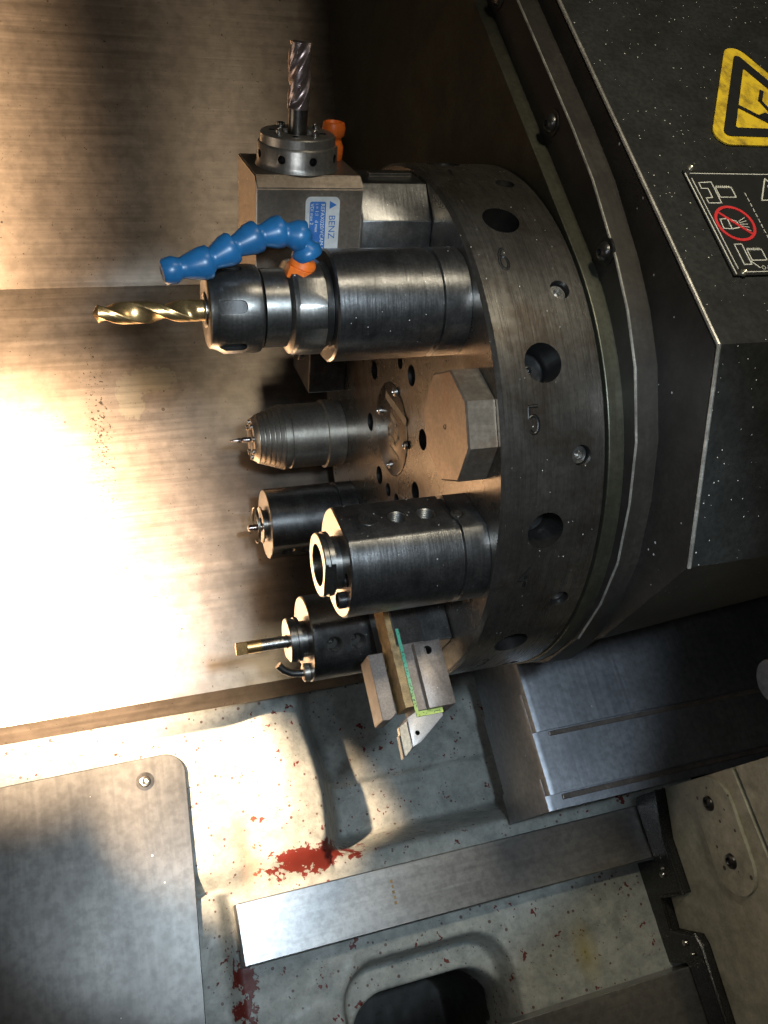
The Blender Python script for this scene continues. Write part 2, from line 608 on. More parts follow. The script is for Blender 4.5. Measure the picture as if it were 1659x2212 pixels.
mb = MB()
NX, NS = 330, 210
X0, X1, S0, S1 = -0.42, 0.33, 0.03, 0.46
vv = []
for i in range(NX + 1):
    for j in range(NS + 1):
        x = X0 + (X1 - X0) * i / NX
        s = S0 + (S1 - S0) * j / NS
        vv.append((x, -s, bed_h(x, s)))
ff = [(i * (NS + 1) + j, i * (NS + 1) + j + 1, (i + 1) * (NS + 1) + j + 1, (i + 1) * (NS + 1) + j)
      for i in range(NX) for j in range(NS)]
me = bpy.data.meshes.new('bed_casting')
me.from_pydata(vv, [], [f[::-1] for f in ff])
me.validate()
for p in me.polygons:
    p.use_smooth = True
me.update()
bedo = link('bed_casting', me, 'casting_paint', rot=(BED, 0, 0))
if me.polygons[0].normal.z < 0:
    me.flip_normals()
tag(bedo, kind='structure')

# chip sheet: lower slanted part, bend, upper wall (one bent sheet running along the spindle axis)
mb = MB()
prof = [(0.159, -0.2225), (0.150, -0.2055), (0.1520, -0.2010)]
for k in range(1, 12):
    f = k / 12
    prof.append((0.1520 + (0.268 - 0.1520) * f, -0.201 + (0.141 + 0.201) * f))
prof += [(0.2685, 0.143), (0.270, 0.147), (0.2705, 0.152), (0.2705, 0.62)]
T = 0.003
mb_v = []
sheet = MB()
n = len(prof)
XA = -0.75
for (yy, zz) in prof:
    xr = 0.094 + 0.131 * max(0.0, zz - 0.2676) if zz > 0.16 else 0.094
    sheet.v += [(XA, yy, zz), (xr - 0.003, yy, zz), (XA, yy + T, zz), (xr - 0.003, yy + T, zz)]
for i in range(n - 1):
    a, b = 4 * i, 4 * (i + 1)
    sheet.f += [(a, a + 1, b + 1, b), (a + 2, b + 2, b + 3, a + 3), (a + 1, a + 3, b + 3, b + 1), (a, b, b + 2, a + 2)]
a, b = 0, 4 * (n - 1)
sheet.f += [(a, a + 2, a + 3, a + 1), (b, b + 1, b + 3, b + 2)]
so = sheet.build('chip_sheet', 'sheet_steel', angle=12)
uvl = so.data.uv_layers.new(name='UVMap')
for lp in so.data.loops:
    co = so.data.vertices[lp.vertex_index].co
    uvl.data[lp.index].uv = (co.z, co.x)
tag(so, kind='structure')

# vertical trim along the right edge of the upper wall
trim = MB()
pl_ = [(0.096, 0.2676 - 0.14), (0.1178, 0.4283), (0.143, 0.62)]
def trim_x(z_):
    return 0.094 + 0.131 * max(0.0, z_ - 0.2676)
zs = [0.16, 0.2676, 0.4283, 0.615]
tv = []
for z_ in zs:
    xx = trim_x(z_)
    tv += [(xx - 0.003, 0.264, z_), (xx + 0.003, 0.264, z_), (xx + 0.003, 0.330, z_), (xx - 0.003, 0.330, z_)]
tf = [(0, 1, 2, 3), (12, 15, 14, 13)]
for i in range(3):
    for k in range(4):
        k2 = (k + 1) % 4
        tf.append((4 * i + k, 4 * i + 4 + k, 4 * i + 4 + k2, 4 * i + k2))
trim.add(tv, tf)
to = trim.build('wall_edge_trim', 'trim_steel', so, bevel=0.001)

# dark rear panel right of the trim
rp = MB().box(0.07, 0.9, 0.352, 0.358, -0.5, 0.75)
tag(rp.build('rear_panel', 'rear_dark'), kind='structure')

# steel cover plate screwed on the bed, rounded corner
pts = []
R_ = 0.017
cx, cs = -0.151 - R_, 0.137 + R_
for k in range(9):
    a = pi / 2 * k / 8
    pts.append((cx + R_ * sin(a), -(cs - R_ * cos(a))))
pts += [(-0.155, -0.24), (-0.161, -0.34), (-0.166, -0.45), (-0.40, -0.45), (-0.40, -0.142), (-0.29, -0.139)]
plate = empty('bed_cover_plate', (0, 0, 0), BED)
tag(plate, 'flat brushed steel cover plate with one rounded corner, screwed on the white bed casting', 'cover plate')
MB().prism(pts, -0.2855, -0.2822, 'z').build('plate', 'plate_steel', plate, bevel=0.0005)
scm = MB().lathe([(0, 0.0046), (0.001, 0.0046), (0.002, 0.0040), (0.0024, 0.0026), (0.0012, 0.0023), (0.0006, 0.0004)], 28)
scm.build('screw', 'bright_screw', plate, loc=(-0.1845, -0.1565, -0.2823), rot=(0, -pi / 2, 0))
MB().lathe([(0, 0.0075), (0.0005, 0.0075), (0.0006, 0.006)], 28).build('washer', 'screw_black', plate,
                                                                     loc=(-0.1845, -0.1565, -0.2824), rot=(0, -pi / 2, 0))

# two guide rails
def rail(name, x0, x1, s0, s1, label):
    o = empty(name, (0, 0, 0), BED)
    tag(o, label, 'guide rail')
    MB().box(x0, x1, -s1, -s0, -0.292, -0.270).build('rail_top', 'ground_steel', o, bevel=0.0008)
    MB().box(x0 + 0.002, x1, -s1 + 0.003, -s0 - 0.003, -0.306, -0.2925).build('rail_foot', 'screw_black', o)
    return o


r1 = rail('guide_rail', -0.1275, 0.30, 0.266, 0.312, 'bright ground steel guide rail with a square free end on the white casting')
# stamped mark on the first rail
mk = MB()
for q in range(5):
    mk.box(0.0 + 0.0006 * (q % 2), 0.0022, -0.279 - 0.0042 * q, -0.2765 - 0.0042 * q, -0.2702, -0.26985)
mk.build('stamped_mark', 'wood_brown', r1)
rail('guide_rail', -0.30, 0.30, 0.402, 0.46, 'brown tinted steel guide rail beyond the pocket in the casting')

# saddle with wiper
sad = empty('saddle', (0, 0, 0), BED)
tag(sad, 'beige painted saddle carriage with two black bolts, riding on both guide rails', 'saddle')
SX = 0.25
wp = [(0.2585, -0.222), (0.300, -0.236), (0.344, -0.2365), (0.3448, -0.2715), (0.373, -0.2745), (0.3775, -0.2385), (0.386, -0.235), (0.47, -0.238)]
up = wp[::-1] + [(0.2585, -0.121), (0.47, -0.113)]
MB().prism([(-s, h) for s, h in up], SX, SX + 0.2, 'x').build('saddle_body', 'saddle_paint', sad, bevel=0.0006)
MB().prism([(-s, h) for s, h in ((0.2585, -0.1172), (0.47, -0.1095), (0.47, 0.06), (0.2585, 0.06))], SX + 0.001, SX + 0.2,
           'x').build('upper_slide', 'saddle_paint', sad, bevel=0.0006)
MB().box(SX + 0.006, SX + 0.19, -0.468, -0.2600, -0.124, -0.105).build('joint_strip', 'wiper_rubber', sad)
# wiper seal following the rails
inner = [(0.47, -0.2685), (0.404, -0.2685), (0.3995, -0.272), (0.3995, -0.301), (0.3145, -0.301), (0.3145, -0.272),
         (0.312, -0.2685), (0.2625, -0.2685), (0.2590, -0.262)]
wob = [(s, h - 0.0006) for s, h in wp] + inner
MB().prism([(-s, h) for s, h in wob], SX - 0.006, SX + 0.02, 'x').build('wiper_seal', 'wiper_rubber', sad, bevel=0.0007)
MB().tube([(SX - 0.006, -s, h - 0.004) for s, h in wp], 0.0022, 8).build('seal_lip', 'wiper_rubber', sad)
for (s, h, r_) in ((0.327, -0.262, 0.0032), (0.322, -0.258, 0.002), (0.383, -0.262, 0.003), (0.392, -0.255, 0.0018)):
    bmq = MB().lathe([(0, 0.0005), (0.0006, r_ * 0.8), (0.0016, r_), (0.003, r_)], 14)
    bmq.build('seal_screw', 'bright_screw', sad, loc=(SX - 0.0085, -s, h))
# stadium plate and its bolts
stp = []
cA, cB, rr = Vector((0.2835, -0.158)), Vector((0.3265, -0.160)), 0.0245
dv = (cB - cA).normalized()
nv = Vector((-dv.y, dv.x))
for k in range(17):
    a = pi * k / 16
    stp.append(cB + (nv * cos(a) + dv * sin(a)) * rr)
for k in range(17):
    a = pi + pi * k / 16
    stp.append(cA + (nv * cos(a) + dv * sin(a)) * rr)
MB().prism([(-q.x, q.y) for q in stp], SX - 0.0028, SX + 0.004, 'x').build('end_plate', 'saddle_paint', sad, bevel=0.0004)
for q in (Vector((0.2795, -0.162)), Vector((0.3245, -0.160))):
    bo = MB().lathe([(0.002, 0.0062), (-0.001, 0.0062), (-0.0022, 0.0056), (-0.003, 0.0035), (-0.0012, 0.0030), (-0.001, 0.0004)], 24)
    bo.build('bolt', 'screw_black', sad, loc=(SX - 0.0024, -q.x, q.y))

# telescopic way cover of the cross slide
wc = empty('way_cover', (0, 0, 0), BED)
tag(wc, 'stepped telescopic way cover of dark brushed steel plates under the turret', 'way cover')
def cover(s0, s1, h, x0, lip=True):
    # folded plate: top, left side
    mb_ = MB()
    pr_ = [(x0, -0.285), (x0, h - 0.006), (x0 + 0.0018, h - 0.0018), (x0 + 0.006, h), (0.62, h), (0.62, h - 0.004),
           (x0 + 0.008, h - 0.004), (x0 + 0.004, h - 0.008), (x0 + 0.004, -0.285)]
    mb_.prism(pr_, -s1, -s0, 'y')
    o = mb_.build('cover_plate', 'cover_steel', wc, angle=25)
    return o
cover(0.05, 0.1935, -0.188, 0.1285)
MB().box(0.142, 0.62, -0.1985, -0.1945, -0.1968, -0.1912).build('wiper_strip', 'jaw_steel', wc, bevel=0.0008)
cover(0.1600, 0.2440, -0.1925, 0.1265)
MB().box(0.140, 0.62, -0.2495, -0.2450, -0.2010, -0.1968).build('wiper_strip', 'jaw_steel', wc, bevel=0.0008)
cover(0.2300, 0.2560, -0.1990, 0.1245)

# ================================================================== TURRET HOUSING
hs = empty('turret_housing', (0, 0, 0), BED)
tag(hs, 'black painted turret housing with worn bright corner edge behind the tool disc', 'turret housing')
def stadium(r, s_top=-0.55, seg=64):
    p_ = [(-s_top, r)]
    for k in range(seg + 1):
        a = pi / 2 - pi * k / seg
        p_.append((-(r * cos(a)), r * sin(a)))
    p_.append((-s_top, -r))
    return p_      # (local y, local z): y = -s
MB().prism(stadium(0.1712), 0.0612, 0.078, 'x').build('flange_ring', 'flange_green', hs, bevel=0.0006, angle=25)
dk = [(0.55, 0.1965), (0.066, 0.1965), (0.03, 0.195), (-0.017, 0.188), (-0.045, 0.181), (-0.072, 0.170), (-0.104, 0.149), (-0.128, 0.125),
      (-0.150, 0.096), (-0.163, 0.066), (-0.172, 0.030), (-0.173, -0.02), (-0.155, -0.08), (-0.10, -0.142), (0.0, -0.172), (0.55, -0.172)]
MB().prism(dk, 0.0705, 0.090, 'x').build('seal_plate', 'housing_grimy', hs, bevel=0.0012, angle=25)
bp = [(0.55, 0.2085), (-0.090, 0.2125), (-0.170, 0.133), (-0.175, 0.035), (-0.158, -0.06), (-0.10, -0.14), (0.0, -0.17), (0.55, -0.17)]
bp2 = [(0.55, 0.2085), (-0.090, 0.2125), (-0.170, 0.133), (-0.172, 0.120), (-0.15, 0.0), (-0.10, -0.12), (0.0, -0.17), (0.55, -0.17)]
mbh = MB()
nbp = len(bp)
mbh.add([(0.085, y_, z_) for y_, z_ in bp] + [(0.36, y_, z_) for y_, z_ in bp2] + [(0.62, y_, z_) for y_, z_ in bp2],
        [tuple(range(nbp))] + [tuple(range(3 * nbp - 1, 2 * nbp - 1, -1))] +
        [(o_ + i, o_ + (i + 1) % nbp, o_ + nbp + (i + 1) % nbp, o_ + nbp + i) for o_ in (0, nbp) for i in range(nbp)])
hb = mbh.build('housing_body', 'housing_black', hs, angle=20)
# grimy front face and bright worn corner edge
fr = [(y_, z_ - 0.002 if z_ > 0.1 else z_) for y_, z_ in bp]
MB().prism(fr, 0.0842, 0.0852, 'x').build('front_face', 'housing_grimy', hs)
MB().tube([(0.0852, y_, z_ - 0.0004) for y_, z_ in bp[:3]], 0.0011, 8).build('worn_corner', 'worn_edge', hs)
MB().tube([(0.0708, y_, z_ - 0.0003) for y_, z_ in dk[:11]], 0.0007, 6).build('seal_edge', 'worn_edge', hs)
for s_ in (-0.193, -0.085, 0.0085):
    b_ = MB().lathe([(0.001, 0.0074), (-0.0006, 0.0074), (-0.0008, 0.0052), (-0.0022, 0.0048), (-0.0036, 0.0036), (-0.0042, 0.0018),
                     (-0.0026, 0.0015), (-0.0024, 0.0003)], 24)
    b_.build('bolt', 'screw_black', hs, loc=(0.0702, -s_, 0.1835))

# round steel cap at the far right
cap = empty('spindle_cap', (0, 0, 0), BED)
tag(cap, 'round grey steel cap in the dark gap above the way cover', 'cap')
cap.location = Matrix.Rotation(BED, 3, 'X') @ Vector((0.305, -0.203, -0.105))
MB().lathe([(0.012, 0.020), (0.002, 0.020), (0.0, 0.018), (-0.001, 0.006)], 40).build('cap_disc', 'ground_steel', cap)
MB().lathe([(0.20, 0.012), (0.0125, 0.012)], 24).build('cap_shaft', 'screw_black', cap)

# ------------------------------------------------------------------ signs on the housing
HZ = 0.2105
def top_h(s_):
    return 0.2085 + (0.55 + s_) * (0.004 / 0.64)
def on_top(mb_, poly, s_mid, lift, name, mat, parent, thick=0.0004):
    return mb_.prism(poly, lift, lift + thick, 'z').build(name, mat, parent)
tilt = math.atan2(0.004, 0.64)
def sign_root(name, x, s_, label, cat):
    p_ = Matrix.Rotation(BED, 3, 'X') @ Vector((x, -s_, top_h(s_)))
    o = empty(name, p_, BED - tilt)
    return tag(o, label, cat)
def round_tri(k, rr_, seg=6):
    """rounded triangle, apex towards +y"""
    out = []
    for q in range(3):
        a0 = pi / 2 + 2 * pi * q / 3
        c_ = Vector((cos(a0), sin(a0))) * k
        for j in range(seg + 1):
            a = a0 - pi / 3 + 2 * pi / 3 * j / seg
            out.append(c_ + Vector((cos(a), sin(a))) * rr_)
    return out
ws = sign_root('warning_sign', 0.1885, -0.068, 'yellow triangular warning sign with black border on the black housing', 'warning sign')
MB().prism(round_tri(0.042, 0.0085), 0.0005, 0.0014, 'z').build('sign_face', 'sign_yellow', ws)
o_tri, i_tri = round_tri(0.0405, 0.003), round_tri(0.0310, 0.001)
def ring_poly(outer, inner, z0, z1):
    m_ = MB()
    n_ = len(outer)
    vs_ = [(p.x, p.y, z) for z in (z0, z1) for p in outer] + [(p.x, p.y, z) for z in (z0, z1) for p in inner]
    fs_ = []
    for i in range(n_):
        j = (i + 1) % n_
        fs_ += [(n_ + i, n_ + j, 3 * n_ + j, 3 * n_ + i), (i, n_ + i, n_ + j, j), (2 * n_ + i, 2 * n_ + j, 3 * n_ + j, 3 * n_ + i),
                (i, j, 2 * n_ + j, 2 * n_ + i)]
    return m_.add(vs_, fs_)
ring_poly(o_tri, i_tri, 0.0014, 0.0017).build('sign_border', 'sign_black', ws)
def strip(mb_, pts, wd, z0, z1):
    for (a, b) in zip(pts[:-1], pts[1:]):
        a = Vector(a); b = Vector(b)
        d = (b - a).normalized()
        n_ = Vector((-d.y, d.x)) * wd / 2
        e = d * wd * 0.3
        q = [a - e + n_, a - e - n_, b + e - n_, b + e + n_]
        mb_.prism([(p.x, p.y) for p in q], z0, z1, 'z')
    return mb_
sy = MB()
strip(sy, [(-0.018, 0.000), (-0.010, -0.006), (-0.002, -0.012), (0.008, -0.015)], 0.0030, 0.0014, 0.0017)
strip(sy, [(0.004, 0.014), (-0.001, 0.006), (0.002, -0.003), (0.008, -0.010)], 0.0026, 0.00142, 0.0017)
strip(sy, [(0.010, 0.010), (0.014, 0.000), (0.016, -0.012)], 0.0030, 0.00144, 0.0017)
sy.prism([(-0.010, -0.0065), (-0.002, -0.0035), (0.004, -0.010), (0.000, -0.012)], 0.00146, 0.0017, 'z')
sy.build('sign_symbol', 'sign_black', ws)

ip = sign_root('instruction_plate', 0.145, 0.017, 'black instruction plate with white line drawings and a red prohibition circle', 'plate')
# local: x, y = -(s - 0.017)
def L(x, s_):
    return (x - 0.145, -(s_ - 0.017))
MB().box(-0.034, 0.075, -0.034, 0.036, 0.0005, 0.0013).build('plate_body', 'sign_black', ip)
bd = MB()
strip(bd, [L(0.1115, -0.0165), L(0.1125, 0.0502)], 0.0006, 0.0013, 0.0016)
strip(bd, [L(0.1145, -0.0165), L(0.215, -0.0165)], 0.0005, 0.0013, 0.0016)
strip(bd, [L(0.1140, -0.0130), L(0.1150, 0.0470)], 0.0005, 0.0013, 0.0016)
strip(bd, [L(0.1165, 0.0492), L(0.215, 0.0492)], 0.0005, 0.0013, 0.0016)
bd.build('border_line', 'print_white', ip)
pc = MB()
WL = 0.00055
def clos(l):
    return l + [l[0]]
strip(pc, clos([L(0.117, -0.010), L(0.125, -0.0105), L(0.125, 0.004), L(0.117, 0.004), L(0.117, 0.0005), L(0.121, 0.0003), L(0.121, -0.006), L(0.117, -0.006)]), WL, 0.0013, 0.0016)
strip(pc, clos([L(0.126, -0.007), L(0.136, -0.007), L(0.136, 0.0), L(0.126, 0.0)]), WL, 0.0013, 0.0016)
strip(pc, clos([L(0.120, 0.0315), L(0.1245, 0.0315), L(0.1245, 0.0445), L(0.120, 0.0445)]), WL, 0.0013, 0.0016)
strip(pc, clos([L(0.126, 0.035), L(0.135, 0.035), L(0.135, 0.042), L(0.126, 0.042)]), WL, 0.0013, 0.0016)
strip(pc, [L(0.125, 0.0425), L(0.1285, 0.0468)], WL, 0.0013, 0.0016)
for q in range(7):
    strip(pc, [L(0.1268 + 0.0013 * q, -0.0078), L(0.1276 + 0.0013 * q, -0.0066)], WL, 0.0013, 0.0016)
    strip(pc, [L(0.1265 + 0.0012 * q, 0.0342), L(0.1272 + 0.0012 * q, 0.0354)], WL, 0.0013, 0.0016)
for q in range(10):
    strip(pc, [L(0.143, -0.003 + 0.0036 * q), L(0.143, -0.0008 + 0.0036 * q)], WL * 0.8, 0.0013, 0.0016)
strip(pc, clos([L(0.161, -0.0135), L(0.1515, 0.002), L(0.1705, 0.002)]), WL * 1.3, 0.0013, 0.0016)
strip(pc, [L(0.161, -0.008), L(0.161, -0.002)], 0.0016, 0.0013, 0.0016)
strip(pc, [L(0.161, -0.0004), L(0.161, 0.0004)], 0.0016, 0.0013, 0.0016)
strip(pc, clos([L(0.119, 0.015), L(0.1235, 0.0145), L(0.1285, 0.0165), L(0.1285, 0.0205), L(0.1235, 0.0215), L(0.1185, 0.021)]), WL, 0.0013, 0.0016)
strip(pc, [L(0.1235, 0.0145), L(0.1235, 0.0215)], WL, 0.0013, 0.0016)
for q in range(5):
    strip(pc, [L(0.1298, 0.0165 + 0.001 * q), L(0.1345, 0.0140 + 0.0022 * q)], WL * 0.7, 0.0013, 0.0016)
pc.build('line_drawing', 'print_white', ip)
rd_ = MB()
cc = Vector(L(0.127, 0.0178))
ou = [cc + Vector((cos(a), sin(a))) * 0.0118 for a in [2 * pi * k / 40 for k in range(40)]]
inn = [cc + Vector((cos(a), sin(a))) * 0.0102 for a in [2 * pi * k / 40 for k in range(40)]]
ro = ring_poly(ou, inn, 0.0013, 0.0017)
strip(ro, [(cc.x - 0.0078, cc.y + 0.0078), (cc.x + 0.0078, cc.y - 0.0078)], 0.0014, 0.0013, 0.00175)
ro.build('prohibition_circle', 'print_red', ip)
tm = text_mesh('O-RING', 0.0034)
link('lettering', tm, 'print_white', ip, loc=(L(0.1295, 0.0478)[0], L(0, 0.0478)[1], 0.00145))
for (x_, s_) in ((0.1155, -0.0195), (0.1165, 0.0500)):
    MB().lathe([(0, 0.0018), (0.0012, 0.0018), (0.0020, 0.0012), (0.0014, 0.0003)], 14).build('rivet', 'brass_rivet', ip,
              loc=(*L(x_, s_), 0.0012), rot=(0, -pi / 2, 0))

# ================================================================== TURRET DISC
td = empty('turret_disc', (0, 0, 0), 0)
tag(td, 'dark steel twelve station turret disc with engraved station numbers on its rim', 'turret disc')
RD = 0.17
disc = MB().lathe([(0.0600, 0.02), (0.0600, RD - 0.0006), (0.0594, RD), (0.0022, RD), (0.0, RD - 0.0020), (0.0, 0.02)], 240)
body = disc.build('disc_body', 'disc_steel', td, angle=30)

def cyl_pt(x, a, r=RD):
    return Vector((x, -r * cos(a), r * sin(a)))
DIG = {
    '4': [[(0.55, 1), (-0.5, 0.35), (0.6, 0.35)], [(0.25, 0.6), (0.25, 0)]],
    '5': [[(0.5, 1), (-0.4, 1), (-0.45, 0.55)] + [(0.0 + 0.5 * cos(a), 0.33 + 0.33 * sin(a)) for a in [radians(d) for d in range(115, -150, -20)]]],
    '6': [[(0.42, 1), (0.1, 0.95), (-0.25, 0.7), (-0.42, 0.33)] + [(0.0 + 0.42 * cos(a), 0.31 + 0.31 * sin(a)) for a in [radians(d) for d in range(180, 541, 24)]]],
    '7': [[(-0.5, 1), (0.5, 1), (-0.1, 0)]],
    '3': [[(0.0 + 0.42 * cos(a), 0.74 + 0.26 * sin(a)) for a in [radians(d) for d in range(150, -91, -24)]], [(0.0 + 0.46 * cos(a), 0.25 + 0.25 * sin(a)) for a in [radians(d) for d in range(80, -160, -24)]]],
}
def digit_strokes(ch, x, ang, depth=0.0):
    res = []
    for st_ in DIG[ch]:
        pl2 = []
        for (u, v_) in st_:
            xx = x + u * 0.0056
            an = ang + (v_ - 0.5) * 0.0138 / RD
            pl2.append((xx, an))
        # resample
        out = []
        for (p_, q_) in zip(pl2[:-1], pl2[1:]):
            for k in range(3):
                f = k / 3
                out.append((p_[0] + (q_[0] - p_[0]) * f, p_[1] + (q_[1] - p_[1]) * f))
        out.append(pl2[-1])
        res.append([cyl_pt(xx, an, RD - depth) for xx, an in out])
    return res

cut = MB()
AH = radians(23.12) - radians(12.7)    # clamp bore angle next to station 5
AH = 0.170
AS = 0.4035
for k in range(12):
    a = AH + k * radians(30)
    cyl_between(cut, cyl_pt(0.027, a, RD), cyl_pt(0, a, 1.0), 0.0105, -0.038, 0.01, 32)
    a = AS + k * radians(30)
    cyl_between(cut, cyl_pt(0.0456, a, RD), cyl_pt(0, a, 1.0), 0.0056, -0.012, 0.01, 24)
carve(body, cut)
cut = MB()
face_holes = [(0.0273, 0.0425), (-0.047, 0.033), (0.0465, 0.0063), (-0.0582, -0.0076), (0.0353, -0.0328), (0.0177, -0.0427),
              (0.0009, -0.0494), (-0.0379, -0.0416)]
for i, (y_, z_) in enumerate(face_holes):
    r_ = 0.0068 if i not in (5, 6) else 0.0050
    cut.tube([(-0.01, y_, z_), (0.03, y_, z_)], r_, 24)
cut.tube([(-0.01, -0.0279, 0.043), (0.012, -0.0279, 0.043)], 0.0045, 20)
cut.tube([(-0.01, 0, 0), (0.0012, 0, 0)], 0.0325, 64)
carve(body, cut)
cut = MB()
digits = [('6', 30), ('5', 0), ('4', -30), ('7', 60), ('3', -60)]
for ch, dg in digits:
    for s_ in digit_strokes(ch, 0.0183, radians(dg)):
        cut.tube(s_, 0.00095, 8)
carve(body, cut)
for ch, dg in digits:
    lin = MB()
    for s_ in digit_strokes(ch, 0.0183, radians(dg), 0.0007):
        lin.tube(s_, 0.00065, 6)
    lin.build('engraved_number', 'hole_dark', td)
# screws at the bottom of the bores
scr = MB().lathe([(0.004, 0.0102), (0.0, 0.0102), (-0.001, 0.0090), (-0.0011, 0.0062), (-0.0030, 0.0060), (-0.0032, 0.0036),
                  (-0.0040, 0.0034), (-0.0042, 0.0018), (-0.001, 0.0016), (-0.0008, 0.0002)], 32).mesh('clamp_screw')
plg = MB().lathe([(0.004, 0.0053), (0.0, 0.0053), (-0.0008, 0.0046), (-0.0009, 0.0022), (0.0018, 0.0019), (0.002, 0.0002)], 24).mesh('plug_screw')
for k in range(12):
    a = AH + k * radians(30)
    p_ = cyl_pt(0.027, a, RD - 0.020)
    link('clamp_screw', scr, 'screw_black', td, p_, (pi - a, 0, 0)).rotation_euler = Matrix.Rotation(pi - a, 3, 'X').to_4x4().__matmul__(Matrix.Rotation(-pi / 2, 4, 'Z')).to_euler()
    a = AS + k * radians(30)
    p_ = cyl_pt(0.0456, a, RD - 0.0045)
    link('plug_screw', plg, 'bright_screw', td, p_, (0, 0, 0)).rotation_euler = (Matrix.Rotation(pi - a, 4, 'X') @ Matrix.Rotation(-pi / 2, 4, 'Z')).to_euler()
# hub plate with its emblem
hub = MB().lathe([(0.0011, 0.0318), (-0.0004, 0.0318), (-0.0008, 0.0312)], 64).build('hub_plate', 'disc_steel', td)
em = MB()
def yz_strip(mb_, pts, wd):
    for (a, b) in zip(pts[:-1], pts[1:]):
        a = Vector(a); b = Vector(b)
        d = (b - a).normalized()
        n_ = Vector((-d.y, d.x)) * wd / 2
        e = d * wd * 0.25
        q = [a - e + n_, a - e - n_, b + e - n_, b + e + n_]
        mb_.prism([(p.x, p.y) for p in q], -0.00105, -0.0006, 'x')
yz_strip(em, [(0.0025, 0.0235), (-0.0135, 0.0145)], 0.0052)
yz_strip(em, [(-0.0150, 0.0138), (-0.0320, 0.0042)][:2], 0.0052)
yz_strip(em, [(-0.0040, 0.0100), (-0.0150, 0.0025), (-0.0160, -0.0060), (-0.0080, -0.0100), (0.0035, -0.0040), (0.0035, 0.0010), (-0.005, 0.0045)], 0.0034)
yz_strip(em, [(0.004, -0.0120), (-0.012, -0.0195)], 0.0026)
em.build('emblem', 'emblem_paint', hub)
for (y_, z_) in ((-0.0175, 0.0246), (0.0181, 0.0137), (-0.0298, -0.0110), (0.0054, -0.0243)):
    MB().lathe([(-0.0007, 0.0030), (-0.0024, 0.0028), (-0.0030, 0.0018), (-0.0014, 0.0014), (-0.0013, 0.0002)], 16).build('plate_screw', 'bright_screw', td, loc=(0, y_, z_))

# ================================================================== TOOLS ON THE DISC
def ngon(n_, r, rot=0.0):
    return [(r * cos(2 * pi * k / n_ + rot), r * sin(2 * pi * k / n_ + rot)) for k in range(n_)]

# ---- station 5: octagonal blanking plug
o = station('blanking_plug', 0, 'solid dark octagonal blanking plug beside the number five on the turret disc', 'plug')
pg = MB()
oc_o = ngon(8, 0.0315, pi / 8)
oc_i = ngon(8, 0.0305, pi / 8)
n8 = 8
pg.add([(-0.0165, y_, z_) for y_, z_ in oc_i] + [(-0.0155, y_, z_) for y_, z_ in oc_o] + [(-0.0002, y_, z_) for y_, z_ in oc_o],
       [tuple(range(8)), tuple(range(23, 15, -1))] + [(q * 8 + i, q * 8 + (i + 1) % 8, q * 8 + 8 + (i + 1) % 8, q * 8 + 8 + i) for q in (0, 1) for i in range(8)])
po = pg.build('plug_body', 'block_steel', o)
MB().lathe([(-0.0164, 0.0016), (-0.0168, 0.0014), (-0.0160, 0.0002)], 12).build('centre_mark', 'hole_dark', o)

# ---- station 6: collet holder with drill
o = station('collet_holder', 30, 'black cylindrical collet holder with slotted clamping nut holding the gold twist drill', 'tool holder')
MB().lathe([(-0.0002, 0.029), (-0.0148, 0.029), (-0.0153, 0.0272), (-0.0182, 0.0272), (-0.0190, 0.029), (-0.0715, 0.029), (-0.0725, 0.028),
            (-0.0725, 0.012)], 96).build('holder_body', 'black_oxide', o)
fl = MB()
MB().lathe([(-0.0727, 0.0225), (-0.0762, 0.0225)], 64).build('groove_ring', 'hole_dark', o)
nb = MB()
nb.lathe([(-0.0765, 0.024), (-0.0770, 0.0245), (-0.0905, 0.0245), (-0.0915, 0.024), (-0.0928, 0.0235), (-0.0938, 0.0215), (-0.0945, 0.0200),
          (-0.1065, 0.0200), (-0.1070, 0.015)], 72)
nbo = nb.build('holder_neck', 'turned_steel', o)
cutf = MB()
for k in range(6):
    a = 2 * pi * k / 6 + 0.35
    m_ = MB().box(-0.0906, -0.075, 0.0236, 0.03, -0.02, 0.02)
    cutf.add([(x_, y_ * cos(a) - z_ * sin(a), y_ * sin(a) + z_ * cos(a)) for x_, y_, z_ in m_.v], m_.f)
carve(nbo, cutf, None)
nut = MB().lathe([(-0.1075, 0.0205), (-0.1085, 0.0218), (-0.1110, 0.0222), (-0.1265, 0.0222), (-0.1300, 0.0200), (-0.1335, 0.0190), (-0.1340, 0.0182),
                  (-0.1340, 0.0090), (-0.1300, 0.0085), (-0.1300, 0.002)], 96).build('clamping_nut', 'turned_steel', o)
cutn = MB()
for k in range(6):
    a = 2 * pi * k / 6 + 0.62
    c_ = Vector((0, cos(a), sin(a)))
    tng = Vector((0, -sin(a), cos(a)))
    loop = []
    for q in range(9):
        b_ = -pi / 2 + pi * q / 8
        loop.append((-0.1195 + 0.0033 * cos(b_), 0.0033 * sin(b_)))
    loop += [(-0.1330, 0.0033), (-0.1330, -0.0033)]
    vs_ = [Vector((x_, 0, 0)) + tng * t__ + c_ * 0.0200 for x_, t__ in loop] + [Vector((x_, 0, 0)) + tng * t__ + c_ * 0.026 for x_, t__ in loop]
    nn = len(loop)
    cutn.add(vs_, [tuple(range(nn)), tuple(range(2 * nn - 1, nn - 1, -1))] + [(i, (i + 1) % nn, nn + (i + 1) % nn, nn + i) for i in range(nn)])
carve(nut, cutn)  # slot walls coloured dark in place of shade
MB().lathe([(-0.1302, 0.0088), (-0.1348, 0.0086), (-0.1352, 0.0078), (-0.1352, 0.0052)], 40).build('collet', 'bright_screw', o)

